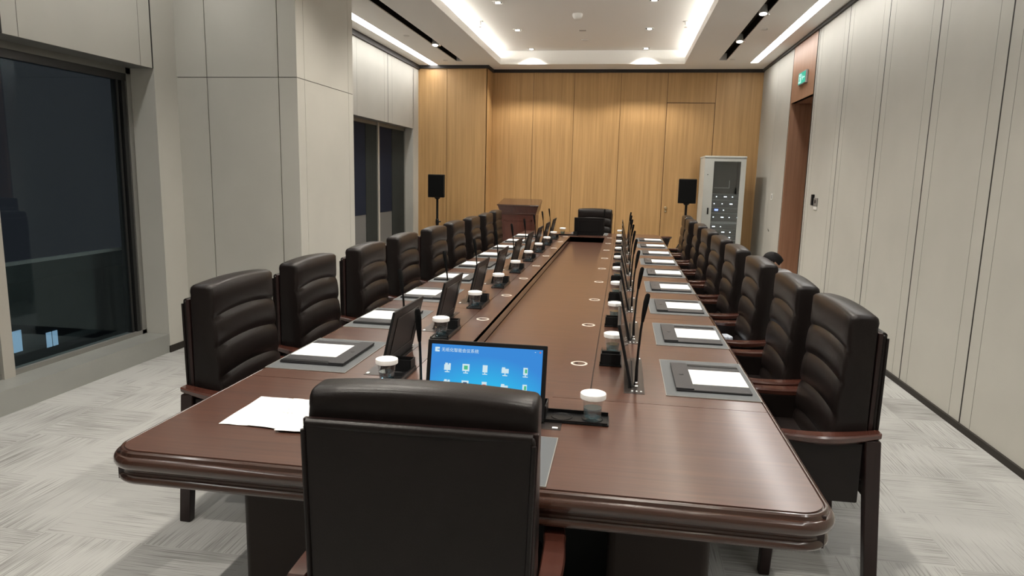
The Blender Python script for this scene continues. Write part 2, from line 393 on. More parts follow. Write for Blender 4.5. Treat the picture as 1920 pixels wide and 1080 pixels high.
# shadow gap under the ceiling
sb('trim_2', 'crown', (XBUMP, XR, YB - .035, YB + .01, H - .055, H), (XLF, XBUMP + .03, YBUMP - .035, YBUMP + .01, H - .055, H), (XBUMP - .01, XBUMP + .03, YBUMP, YB, H - .055, H),
   (XLF - .01, XLF + .03, CY1, YBUMP, H - .075, H), (XR - .03, XR + .01, YNEAR, YB, H - .04, H), (XLN - .01, XLN + .02, YNEAR, CY0, H - .05, H))
# wall behind the camera and closing walls
sb('wall_front', 'fabric', (-4.3, 2.45, YNEAR - .1, YNEAR, 0, H))

def window(name, xg, y0, y1, z1, xw, muls, wide):
    m = MB(); x0, x1 = xg - .05, xg + .03
    m.box(x0, x1, y0, y1, z1 - .05, z1); m.box(x0, x1, y0, y1, .165, .20)
    m.box(x0, x1, y1 - .055, y1, .165, z1); m.box(x0, x1, y0, y0 + .055, .165, z1)
    o = struct(m.build(name, 'alu', smooth=False))
    for y in muls:
        q = MB(); q.box(x0, x1 + .02, y - wide / 2, y + wide / 2, .165, z1); q.build('mullion', 'alulight', o, False)
    k = MB()
    for y in list(muls) + [y1 - .055]:
        s = wide / 2 if y != y1 - .055 else 0
        k.box(x0 + .01, x1 - .005, y - s - .055, y - s - .015, .20, z1 - .05); k.box(x0 + .01, x1 - .02, y - s - .10, y - s - .075, .20, z1 - .05)
    k.box(x0 + .01, x1 - .004, y0, y1, z1 - .11, z1 - .05)
    k.build('sash_seal', 'blackframe', o, False)
    e = sorted([y0] + list(muls) + [y1])
    for a, b in zip(e[:-1], e[1:]):
        p = MB(); p.box(xg - .006, xg, a + .03, b - .03, .20, z1 - .05); p.build('window_pane', 'window', o, False)
    s = MB(); s.box(xg - .06, xw, y0, y1, 0, .165); s.build('window_sill', 'stone', o, False)
    h = MB(); h.box(xg - .05, xw - .01, y0, y1, z1, z1 + .005); h.build('window_head', 'alu', o, False)
    return o
window('window_1', -4.19, -1.4, 5.417, WH0, XLN, [3.99, 2.2, .4], .09)
w2 = window('window_2', -3.94, 7.25, 12.10, WH1, XLF, [10.69, 8.9], .06)
for a, c, e in ((10.73, 11.36, 11.98), (8.95, 10.15, 10.63), (7.32, 8.5, 8.85)):
    b = MB(); b.box(-3.915, -3.910, a, c, 1.0, WH1 - .06); b.box(-3.918, -3.907, a, c, .985, 1.0); b.build('roller_blind', 'blind', w2, False)
    b = MB(); b.box(-3.915, -3.911, a, c, .2, .985); b.build('lower_reflection_sheet', 'reflection_grey', w2, False)  # grey sheet added in place of the reflection on the lower glass
    b = MB()
    n = 14
    for i in range(n): y = c + (e - c) * (i + .5) / n; b.tube([(-3.912, y, .21), (-3.912, y, WH1 - .06)], (e - c) / n * .55, 8)
    b.build('curtain', 'curtain', w2)
bal = MB(); bal.box(-4.36, -4.35, -1.3, 5.40, -.04, .905); bo = struct(bal.build('outside_balustrade', 'balglass', smooth=False))
bal = MB(); bal.box(-4.372, -4.338, -1.3, 5.40, .905, .93); bal.build('handrail', 'alu', bo, False)
# outside: balcony slab, parapet, a far building with a few lit windows
sb('outside_parapet', 'concrete', (-4.62, -4.36, -3, 14, -.25, -.05))
fb = empty('neighbouring_building', (-20.5, 20, -9)); tag(fb, 'dark building with few lit windows seen through the left glass', 'building')
m = MB(); m.box(-4, 0, -30, 12, 0, 6.6); m.build('building_wall', 'facade', fb, False)
for y0, y1, z0, z1 in ((-.03, .32, 4.2, 4.95), (1.36, 1.58, 4.05, 4.6), (1.64, 1.85, 4.05, 4.6)):
    m = MB(); m.box(-.02, .03, y0, y1, z0, z1); m.build('lit_window', 'litwin', fb, False)

# ------------------------------------------------------------------ lights
def linear(name_label, x0, x1, y0, y1, mt='line'):
    o = empty('linear_ceiling_light', ((x0 + x1) / 2, (y0 + y1) / 2, H)); tag(o, name_label, 'ceiling light', 'linear lights in the soffit')
    w, l = (x1 - x0) / 2, (y1 - y0) / 2
    m = MB(); m.box(-w + .006, w - .006, -l + .006, l - .006, .006, .012); m.build('diffuser', mt, o, False)
    m = MB(); m.box(-w, w, -l, l, .10, .112); m.box(-w, -w + .006, -l, l, 0, .1); m.box(w - .006, w, -l, l, 0, .1); m.build('light_frame', 'white', o, False)
linear('long white linear ceiling light above the far left windows', *HOLES[1])
linear('long white linear ceiling light above the near left window', *HOLES[2], 'linedim')
linear('long white linear ceiling light running beside the right wall', *HOLES[3])
for x0, x1, s in ((-2.41, -2.37, 'left'), (1.05, 1.09, 'right')):
    m = MB(); m.box(x0, x1, -1.1, 12.25, H + .112, H + .125)
    tag(m.build('cove_light_strip', 'cove', smooth=False), 'glowing white light strip along the %s edge of the raised ceiling' % s, 'light strip', 'cove light strips')
def light_data(name, w, ang, blend, col=(1, .94, .84), r=.03):
    l = bpy.data.lights.new(name, 'SPOT'); l.energy = w; l.spot_size = math.radians(ang); l.spot_blend = blend; l.color = col; l.shadow_soft_size = r; return l
LD = light_data('downlight_beam', SPOT_W, 124, .6)
LT = light_data('track_beam', TRACK_W, 70, .6)
def downlight():
    o = empty('recessed_downlight', (0, 0, HC))
    m = MB(); s = .062
    for a, bb, c, d in ((-s, s, -s, -s + .012), (-s, s, s - .012, s), (-s, -s + .012, -s, s), (s - .012, s, -s, s)): m.box(a, bb, c, d, -.008, .0)
    m.build('trim_ring', 'white', o, False)
    m = MB(); m.box(-s + .012, s - .012, -s + .012, s - .012, -.003, -.001); m.build('lamp_recess', 'black', o, False)
    m = MB(); m.lathe([(.001, -.012), (.030, -.012), (.034, -.004), (.034, -.003)], seg=16); m.build('bulb', 'bulb', o)
    l = bpy.data.objects.new('beam', LD); COL.objects.link(l); l.parent = o; l.location = (0, 0, -.03)
    return o
DLY = [12.15, 10.6, 8.95, 7.3, 5.65, 4.0, 2.35, .7]
base_dl = downlight(); first = True
for i, y in enumerate(DLY):
    for x, s in ((-1.675, 'left'), (.262, 'right')):
        o = base_dl if first else copy_tree(base_dl); first = False
        o.location = (x, y, HC)
        tag(o, 'square recessed downlight in the raised ceiling, %s column, %s from the far wall' % (s, ORD[i]), 'downlight', 'recessed downlights')
def track_spot():
    o = empty('track_spotlight', (0, 0, H))
    m = MB(); m.T = Matrix.Translation((0, 0, .02)) @ Matrix.Rotation(math.radians(-14), 4, 'X')
    m.lathe([(.030, .06), (.046, .05), (.050, -.045), (.046, -.05), (.040, -.046)], seg=18); m.build('lamp_housing', 'white', o)
    m = MB(); m.T = Matrix.Translation((0, 0, .02)) @ Matrix.Rotation(math.radians(-14), 4, 'X')
    m.lathe([(.001, -.047), (.040, -.0465)], seg=18); m.build('lens', 'bulb', o)
    m = MB(); m.box(-.008, .008, -.02, .02, .05, .11); m.build('bracket', 'satin', o, False)
    m = MB(); m.lathe([(.022, .01), (.026, -.02), (.020, -.032), (.004, -.036)], (.055, .02, 0), 12); m.build('knuckle', 'chrome', o)
    l = bpy.data.objects.new('beam', LT); COL.objects.link(l); l.parent = o; l.location = (0, .03, -.08); l.rotation_euler = (math.radians(-14), 0, 0)
    return o
ts = track_spot()
for i, (x, y, lab) in enumerate(((1.49, 10.3, 'white spotlight in the dark ceiling slot on the right, nearer the far wall'), (1.49, 8.65, 'white spotlight in the dark ceiling slot on the right, nearer the camera'), (-2.885, 10.4, 'white spotlight in the dark ceiling slot on the left'))):
    o = ts if i == 0 else copy_tree(ts); o.location = (x, y, H); tag(o, lab, 'spotlight', 'track spotlights')
# small ceiling devices
def ceil_disc(name, x, y, z, lab, cat, r=.05, h=.03, parts=None):
    m = MB(); m.lathe([(r, 0), (r, -h * .35), (r * .8, -h * .8), (r * .5, -h), (.002, -h)], (0, 0, 0), 20)
    o = m.build(name, 'white'); o.location = (x, y, z); tag(o, lab, cat); return o
sd = ceil_disc('smoke_detector', -.716, 9.64, HC, 'round white smoke detector in the middle of the raised ceiling', 'smoke detector', .07, .07)
m = MB(); m.lathe([(.052, -.036), (.058, -.040), (.055, -.048), (.048, -.05)], (0, 0, 0), 20); m.build('sensing_slot', 'satin', sd)
for y, lab in ((10.69, 'small dark slot vent in the raised ceiling beyond the smoke detector'),):
    m = MB(); m.box(-.05, .05, -.02, .02, -.006, 0); o = m.build('ceiling_vent', 'metalgrey', smooth=False); o.location = (-.71, y, HC); tag(o, lab, 'vent')
ceil_disc('ceiling_sensor', -.715, 11.4, HC, 'flat round sensor on the raised ceiling near the far end', 'sensor', .06, .012)
for x, y, lab in ((-2.12, 10.0, 'pendent sprinkler head beside the left cove light'), (.74, 10.15, 'pendent sprinkler head beside the right cove light')):
    o = empty('sprinkler_head', (x, y, HC)); tag(o, lab, 'sprinkler', 'sprinklers')
    m = MB(); m.lathe([(.045, 0), (.040, -.008), (.014, -.010), (.012, -.05), (.002, -.05)], seg=14); m.build('escutcheon', 'white', o)
    m = MB(); m.lathe([(.004, -.05), (.004, -.075), (.022, -.078), (.022, -.081), (.002, -.083)], seg=12); m.build('deflector', 'chrome', o)
for x, y, lab in ((-3.14, 9.8, 'small round white disc on the left soffit between slot and light'), (-3.11, 11.88, 'small dark round disc on the left soffit near the far wall'), (1.634, 11.88, 'small round disc on the right soffit near the far wall'), (1.68, 9.6, 'small round white disc on the right soffit beside the slot')):
    ceil_disc('soffit_sensor', x, y, H, lab, 'sensor', .045, .012)

# ------------------------------------------------------------------ conference table
TABLE = empty('conference_table', (0, 0, 0)); tag(TABLE, 'very long dark mahogany conference table with a sunken middle and moulded edge', 'table')
def rr(off, r0=.075, inset=.035, n=8):
    x0, x1, y0, y1 = TX0 + inset - off, TX1 - inset + off, TY0 + inset - off, TY1 - inset + off; r = max(.004, r0 + off); pts = []
    for cx, cy, a0 in ((x1 - r, y0 + r, -PI / 2), (x1 - r, y1 - r, 0), (x0 + r, y1 - r, PI / 2), (x0 + r, y0 + r, PI)):
        for i in range(n + 1):
            a = a0 + PI / 2 * i / n; pts.append((cx + r * math.cos(a), cy + r * math.sin(a)))
    return pts
SX0, SX1, WX0, WX1, WY0, WY1 = -.885, -.095, -.748, -.240, 2.63, 10.17
def table():
    prof = [(0, .757), (.0015, .754), (.004, .754), (.007, .7585), (.011, .7585), (.0155, .754), (.017, .748), (.0185, .744), (.021, .744), (.0265, .743), (.032, .737), (.035, .728), (.035, .718), (.031, .709),
            (.024, .703), (.016, .697), (.012, .690), (.013, .684), (.019, .680), (.023, .673), (.023, .664), (.018, .657), (.008, .654), (-.06, .654)]
    m = MB(); m.loft([[(x, y, z) for x, y in rr(o)] for o, z in prof], cap=False); m.build('edge_moulding', 'tableedge', TABLE, ang=30)
    # dark core below the top panels
    m = MB()
    a, b, c, d = TX0 + .04, TX1 - .04, TY0 + .04, TY1 - .04
    for q in ((a, b, c, WY0), (a, b, WY1, d), (a, WX0 - .03, WY0, WY1), (WX1 + .03, b, WY0, WY1)): m.box(q[0], q[1], q[2], q[3], .66, .752)
    m.build('table_core', 'legwood', TABLE, False)
    g = .0016
    P = rr(0.0005); n = 9
    near = [p for p in P if p[1] < TY0 + .3]; near = sorted([p for p in near if p[0] > -.4], key=lambda p: (p[1], p[0])) ; near_l = sorted([p for p in P if p[1] < TY0 + .3 and p[0] < -.6], key=lambda p: (-p[1], p[0]))
    def end(y_in, lo):
        if lo: q = [p for p in P if p[1] < TY0 + .3]
        else: q = [p for p in P if p[1] > TY1 - .3]
        cx = (TX0 + TX1) / 2; q = sorted(q, key=lambda p: math.atan2(p[1] - y_in, p[0] - cx))
        xs = (min(p[0] for p in q), max(p[0] for p in q))
        return q + ([(xs[1], y_in), (xs[0], y_in)] if False else []), xs
    m = MB()
    q, xs = end(WY0, True); m.prism([(xs[0], WY0 - g)] + q + [(xs[1], WY0 - g)], .752, .760)
    q, xs = end(WY1, False); m.prism([(xs[1], WY1 + g)] + q + [(xs[0], WY1 + g)], .752, .760)
    x0, x1 = min(p[0] for p in P), max(p[0] for p in P)
    ys = [WY0 + (WY1 - WY0) * i / 4 for i in range(5)]
    ys[1] = 4.33; ys[2] = 6.08; ys[3] = 8.1
    for y0, y1 in zip(ys[:-1], ys[1:]):
        m.box(x0, SX0 - g, y0 + g, y1 - g, .752, .760); m.box(SX1 + .003, x1, y0 + g, y1 - g, .752, .760)
    m.build('tabletop', 'table', TABLE, ang=30)
    m = MB()
    m.box(SX0 + g, WX0, WY0 + g, WY1 - g, .735, .760); m.box(WX1, SX1 - .003, WY0 + g, WY1 - g, .735, .760)
    m.build('grommet_rail', 'table', TABLE)
    m = MB()
    m.box(WX0 - .02, WX0, WY0, WY1, .66, .757); m.box(WX1, WX1 + .02, WY0, WY1, .66, .757); m.box(WX0, WX1, WY0 - .02, WY0, .66, .752); m.box(WX0, WX1, WY1, WY1 + .02, .66, .752)
    m.build('well_side', 'tableedge', TABLE, False)
    m = MB(); m.box(WX0 + .004, WX1 - .004, WY0 + .004, WY1 - .004, .665, .682); m.build('well_floor', 'table', TABLE, False)
    # pedestals with rounded outer ends and a recessed dark panel between
    for x0, x1 in ((-1.285, -.957), (.003, .331)):
        m = MB(); m.rbox(x0, x1, 2.10, 10.70, .0, .66, .03, 4); m.build('pedestal', 'pedestal', TABLE)
    m = MB(); m.box(-.957, -.62, 2.42, 10.4, 0, .66); m.box(-.614, -.33, 2.42, 10.4, 0, .66); m.box(-.324, .003, 2.42, 10.4, 0, .66); m.build('modesty_panel', 'panel', TABLE, False)
table()
def grommet():
    m = MB(); m.lathe([(.027, .0005), (.040, .0015), (.041, .004), (.036, .006), (.029, .005), (.028, .002)], seg=24, cap=False)
    o = m.build('cable_grommet', 'ring')
    c = MB(); c.lathe([(.0285, .001), (.0285, .0035), (.002, .004)], seg=20); c.build('grommet_cap', 'ringcap', o)
    s = MB(); s.box(-.020, -.006, -.006, .010, .0036, .0046); s.build('cable_slot', 'black', o, False)
    o['label'] = 'pale metal ring'
    return o
g0 = grommet(); firstg = True
for k in range(9):
    for x in (-.812, -.168):
        o = g0 if firstg else copy_tree(g0); firstg = False
        o.parent = TABLE; o.location = (x, 3.16 + .872 * k, .7555)

# ------------------------------------------------------------------ seats
PITCH_Y = .867
SEATS = []   # (row, k, origin, rot, phrase)
for k in range(9):
    y = 3.035 + PITCH_Y * k
    SEATS.append(('right', k, (TX1, y, TZ), PI / 2)); SEATS.append(('left', k, (TX0, y, TZ), -PI / 2))
SEATS.append(('near', 0, (-.462, TY0, TZ), 0.0)); SEATS.append(('far', 0, (-.49, TY1, TZ), PI))
def at(seat, u, v, z=0):
    o = Vector(seat[2]); c, s = math.cos(seat[3]), math.sin(seat[3]); return (o.x + c * u - s * v, o.y + s * u + c * v, o.z + z)
ROW = {'right': 'door-side row', 'left': 'window-side row', 'near': 'near table end', 'far': 'far table end'}
def phrase(seat, what):
    r, k = seat[0], seat[1]
    if r in ('near', 'far'): return '%s, alone at the %s' % (what, ROW[r])
    return '%s, %s in the %s' % (what, nth(k), ROW[r])
def place(proto, seat, u, v, z, label, cat, group, first, drz=0.0):
    o = proto if first else copy_tree(proto)
    o.location = at(seat, u, v, z); o.rotation_euler = (0, 0, seat[3] + drz); tag(o, label, cat, group); return o

# desk mat
m = MB(); m.rbox(-.285, .285, 0, .375, 0, .003, .001, 1); mat0 = m.build('desk_mat', 'mat')
m = MB()
for q in ((-.2855, .2855, -.0005, .0025), (-.2855, .2855, .3725, .3755), (-.2855, -.2825, 0, .375), (.2825, .2855, 0, .375)): m.box(q[0], q[1], q[2], q[3], .0005, .0033)
m.build('mat_border', 'matline', mat0, False)
# leather folder with a flap on the far edge
FOLD = empty('writing_folder')
m = MB(); m.rbox(-.20, .20, 0, .305, 0, .010, .004, 2); m.build('folder_board', 'folder', FOLD)
m = MB(); m.rbox(-.201, .201, .232, .3065, .0095, .0165, .003, 2); fl = m.build('folder_flap', 'folder', FOLD)
m = MB(); m.lathe([(.010, .0165), (.010, .0172), (.002, .0174)], (0.0, .27, 0), 12); m.build('emblem', 'satin', fl)
m = MB(); m.rbox(.17, .199, .004, .228, .0095, .0125, .001, 1); m.build('pen_band', 'satin', FOLD)
# note paper
m = MB(); m.box(-.112, .112, 0, .232, 0, .002); pap0 = m.build('note_paper', 'paper', smooth=False)
# conference terminal: slot plate, buttons and lifting screen
def terminal(screen_mat):
    o = empty('conference_terminal')
    m = MB(); m.rbox(-.29, .285, .490, .575, 0, .002, .001, 1); pl = m.build('slot_plate', 'plate', o)
    m = MB(); m.box(-.225, .225, .536, .558, .002, .0026); m.build('screen_slot', 'black', pl, False)
    for i in range(3):
        m = MB(); m.lathe([(.004, .002), (.004, .005), (.001, .0055)], (-.262 + .0, .505 + i * .018, 0), 10); m.build('button', 'button', pl)
    m = MB(); m.rbox(.255, .275, .497, .509, .002, .0055, .001, 1); m.build('button', 'button', pl)
    d = empty('display'); d.parent = o; d.location = (0, .547, .004); d.rotation_euler = (math.radians(-13), 0, 0)
    m = MB(); m.rbox(-.221, .221, -.006, .006, 0, .272, .004, 2); m.build('display_body', 'satin', d)
    m = MB(); m.box(-.205, .205, -.0068, -.0055, .018, .256); m.build('screen', screen_mat, d, False)
    m = MB()
    for q in ((-.16, .16, .23, .235), (-.16, .16, .05, .055), (-.16, -.155, .05, .235), (.155, .16, .05, .235)): m.box(q[0], q[1], .005, .0085, q[2], q[3])
    m.build('back_rib', 'plastic', d, False)
    return o, d
term0, disp0 = terminal('screenoff')
# gooseneck microphone
def mic():
    o = empty('gooseneck_microphone')
    m = MB(); m.lathe([(.014, 0), (.014, .004), (.010, .008), (.010, .018), (.006, .022), (.004, .022)], seg=14); m.build('plug', 'chrome', o)
    path = [(0, 0, .02), (0, 0, .08), (0, -.003, .16), (0, -.008, .24), (0, -.015, .31)]
    m = MB(); m.tube(path, [.0075, .0065, .0052, .0052, .0052]); m.build('stem', 'plastic', o)
    m = MB(); m.tube([(0, -.013, .28), (0, -.016, .308), (0, -.019, .33), (0, -.024, .365), (0, -.029, .392), (0, -.031, .400)], [.006, .0085, .010, .0115, .0105, .006], 12); m.build('microphone_head', 'foam', o)
    return o
mic0 = mic()
# tray and cup
def tray():
    o = empty('desk_tray')
    m = MB(); m.rbox(.0, .295, -.052, .052, 0, .008, .003, 2); m.box(0.004, .291, -.050, -.044, .008, .012); m.box(.004, .291, .044, .050, .008, .020); m.build('tray_base', 'plastic', o)
    m = MB()
    for q in ((.006, .070, -.046, -.042), (.006, .070, .042, .046), (.006, .010, -.046, .046), (.066, .070, -.046, .046)): m.box(q[0], q[1], q[2], q[3], .006, .058)
    m.build('pen_box', 'satin', o, False)
    for x in (.125, .235):
        m = MB(); m.lathe([(.034, .008), (.036, .0105), (.038, .0105), (.039, .008)], (x, 0, 0), 24, cap=False); m.build('cup_ring', 'satin', o)
    return o
tray0 = tray()
def cup():
    o = empty('water_glass')
    m = MB(); m.lathe([(.001, .003), (.028, 0), (.0305, .004), (.0385, .088), (.0395, .092)], seg=28, cap=False); m.build('glass_body', 'glass', o)
    m = MB(); m.lathe([(.001, .0095), (.0282, .0105), (.0330, .045), (.001, .045)], seg=24, cap=False); m.build('water', 'water', o)
    m = MB(); m.lathe([(.0445, .0795), (.046, .081), (.0465, .094), (.0455, .099), (.042, .1005), (.001, .1005)], seg=32); l = m.build('paper_lid', 'lid', o)
    return o
cup0 = cup()
for i, s in enumerate(SEATS):
    f = i == 0; end = s[0] in ('near', 'far')
    cu = {'right': .335, 'left': .385, 'near': .39, 'far': .39}[s[0]]
    place(mat0, s, .0, .03 if not end else .04, 0, phrase(s, 'grey leather desk mat'), 'desk mat', 'desk mats on the table', f)
    if s[0] != 'near':
        place(term0, s, 0, 0, 0, phrase(s, 'black pop-up screen on the table'), 'monitor', 'pop-up conference screens', f)
    place(mic0, s, -.19 if not end else -.225, .525, .002, phrase(s, 'black gooseneck microphone'), 'microphone', 'gooseneck microphones', f, random.uniform(-.25, .25))
    cv = .605 if s[0] == 'near' else .632
    place(tray0, s, cu - .235, cv + .006, 0, phrase(s, 'black desk tray with cup rings'), 'tray', 'desk trays', f)
    place(cup0, s, cu, cv, .0085, phrase(s, 'lidded glass of water'), 'cup', 'lidded water glasses', f)
    if not end:
        place(FOLD, s, -.02 if s[0] == 'right' else .0, .055, .0033, phrase(s, 'charcoal writing folder'), 'folder', 'writing folders', f)
        place(pap0, s, -.02 + random.uniform(-.01, .01), .058, .0134, phrase(s, 'blank white sheet on a folder'), 'paper', 'sheets on the folders', f, random.uniform(-.02, .02))

# the lit screen at the near end
def screen_glow():
    m = bpy.data.materials.new('lit_blue_screen'); m.use_nodes = True; nt = m.node_tree; nt.nodes.clear(); N, L = nt.nodes.new, nt.links.new
    tc = N('ShaderNodeTexCoord'); mp = N('ShaderNodeMapping'); mp.inputs['Location'].default_value = (0, 0, -.11); mp.inputs['Scale'].default_value = (3.4, 0.0, 5.0)
    g = N('ShaderNodeTexGradient'); g.gradient_type = 'SPHERICAL'; r = N('ShaderNodeValToRGB'); e = r.color_ramp.elements
    e[0].position = 0; e[0].color = (.045, .25, .68, 1); e[1].position = .85; e[1].color = (.03, .60, .90, 1)
    em = N('ShaderNodeEmission'); em.inputs[1].default_value = 1.0; o = N('ShaderNodeOutputMaterial')
    L(tc.outputs['Object'], mp.inputs[0]); L(mp.outputs[0], g.inputs[0]); L(g.outputs[0], r.inputs[0]); L(r.outputs[0], em.inputs[0]); L(em.outputs[0], o.inputs[0]); return m
M['glow'] = screen_glow()
M['iconw'] = emissive('icon_white', (.72, .92, 1.0), .85); M['iconb'] = emissive('icon_dark', (.02, .10, .30), .5); M['icong'] = emissive('icon_green', (.1, .6, .3), .8); M['iconr'] = emissive('icon_red', (.85, .2, .15), .8)
NEAR = SEATS[18]
t1, d1 = terminal('glow')
t1.location = at(NEAR, 0, 0, 0); tag(t1, 'lit blue touchscreen with rows of icons in front of the nearest chair', 'monitor', 'pop-up conference screens')
def icons(d):
    y0, y1 = -.0075, -.0070
    def q(m, cx, cz, hx, hz, lift=0): m.box(cx - hx, cx + hx, y0 - lift, y1, cz - hz, cz + hz)
    xs = (-.142, -.073, -.002, .072, .146)
    for i, x in enumerate(xs):
        for z in (.176, .116):
            w, k, km = MB(), MB(), None
            if i == 0: q(w, x, z - .003, .012, .010); q(w, x - .004, z + .009, .005, .004); q(w, x + .008, z + .008, .004, .004)
            elif i == 1: q(w, x, z, .013, .013); q(k, x, z, .007, .007, .0004); km = 'iconb' if z < .15 else 'icong'
            elif i == 2: q(w, x, z, .009, .013); q(k, x, z - .002, .006, .006, .0004); km = 'iconr' if z < .15 else 'iconw'
            elif i == 3: q(w, x, z - .003, .013, .008); q(w, x - .006, z + .007, .006, .003)
            else: q(w, x, z, .008, .013); q(k, x + .002, z + .001, .004, .007, .0004); km = 'icong'
            q(w, x, z - .0150, .0015, .004); q(w, x, z - .0195, .009, .0016)
            ic = w.build('icon', 'iconw', d, False)
            if km: k.build('icon_detail', km, ic, False)
            else: k.bm.free()
    w = MB(); q(w, -.188, .2365, .004, .008); q(w, -.182, .2415, .007, .0035); q(w, -.182, .2315, .007, .0035); w.build('title_mark', 'iconw', d, False)
    w = MB(); q(w, .196, .2465, .0025, .0025, .0004); w.build('close_button', 'iconr', d, False)
    w = MB(); q(w, .178, .2465, .002, .0008); w.build('minimise_button', 'iconw', d, False)
    cu = bpy.data.curves.new('title', 'FONT'); cu.body = '无纸化智能会议系统'; cu.size = .0155; cu.extrude = .0002; cu.space_character = 1.0
    to = bpy.data.objects.new('title_tmp', cu); COL.objects.link(to)
    dg = bpy.context.evaluated_depsgraph_get(); me = bpy.data.meshes.new_from_object(to.evaluated_get(dg)); bpy.data.objects.remove(to)
    me.materials.clear(); me.materials.append(M['iconw'])
    to = bpy.data.objects.new('screen_title', me); COL.objects.link(to); to.parent = d; to.location = (-.168, -.0074, .231); to.rotation_euler = (PI / 2, 0, 0)
icons(d1)

# loose sheets beside the near chair
def sheet(x, y, rz, z, label, marks):
    m = MB(); n = 6
    for i in range(n):
        for j in range(n): pass
    pts = [[(-.105 + .21 * i / n, -.1485 + .297 * j / n, .0006 + .0022 * abs(math.sin(i * 1.3 + j * .7 + rz * 9)) * (1 if i in (0, n) or j in (0, n) else .4)) for i in range(n + 1)] for j in range(n + 1)]
    V = [[m.v(p) for p in row] for row in pts]; V2 = [[m.v((p[0], p[1], p[2] + .0006)) for p in row] for row in pts]
    for j in range(n):
        for i in range(n):
            m.face([V[j][i], V[j][i + 1], V[j + 1][i + 1], V[j + 1][i]]); m.face([V2[j][i], V2[j][i + 1], V2[j + 1][i + 1], V2[j + 1][i]])
    for a, b in ((V[0], V2[0]), (V[n], V2[n]), ([r[0] for r in V], [r[0] for r in V2]), ([r[n] for r in V], [r[n] for r in V2])):
        for i in range(n): m.face([a[i], a[i + 1], b[i + 1], b[i]])
    o = m.build('printed_sheet', 'paper'); o.location = (x, y, TZ + z); o.rotation_euler = (0, 0, rz); tag(o, label, 'paper', 'loose printed sheets')
    if marks:
        k = MB()
        for r in range(2):
            for c in range(8): k.box(-.06 + c * .017, -.06 + c * .017 + .010, .03 - r * .035, .034 - r * .035, .0038, .0042)
        k.box(.02, .045, .06, .066, .0038, .0042)
        k.build('faint_print', 'ink', o, False)
sheet(-1.24, 2.225, .02, .0005, 'white printed sheet lying left of the nearest chair, lowest of three', False)
sheet(-1.12, 2.215, -.08, .0035, 'white printed sheet with faint lines beside the nearest chair', True)
sheet(-1.03, 2.20, .10, .0065, 'white sheet partly behind the nearest chair, topmost of three', False)

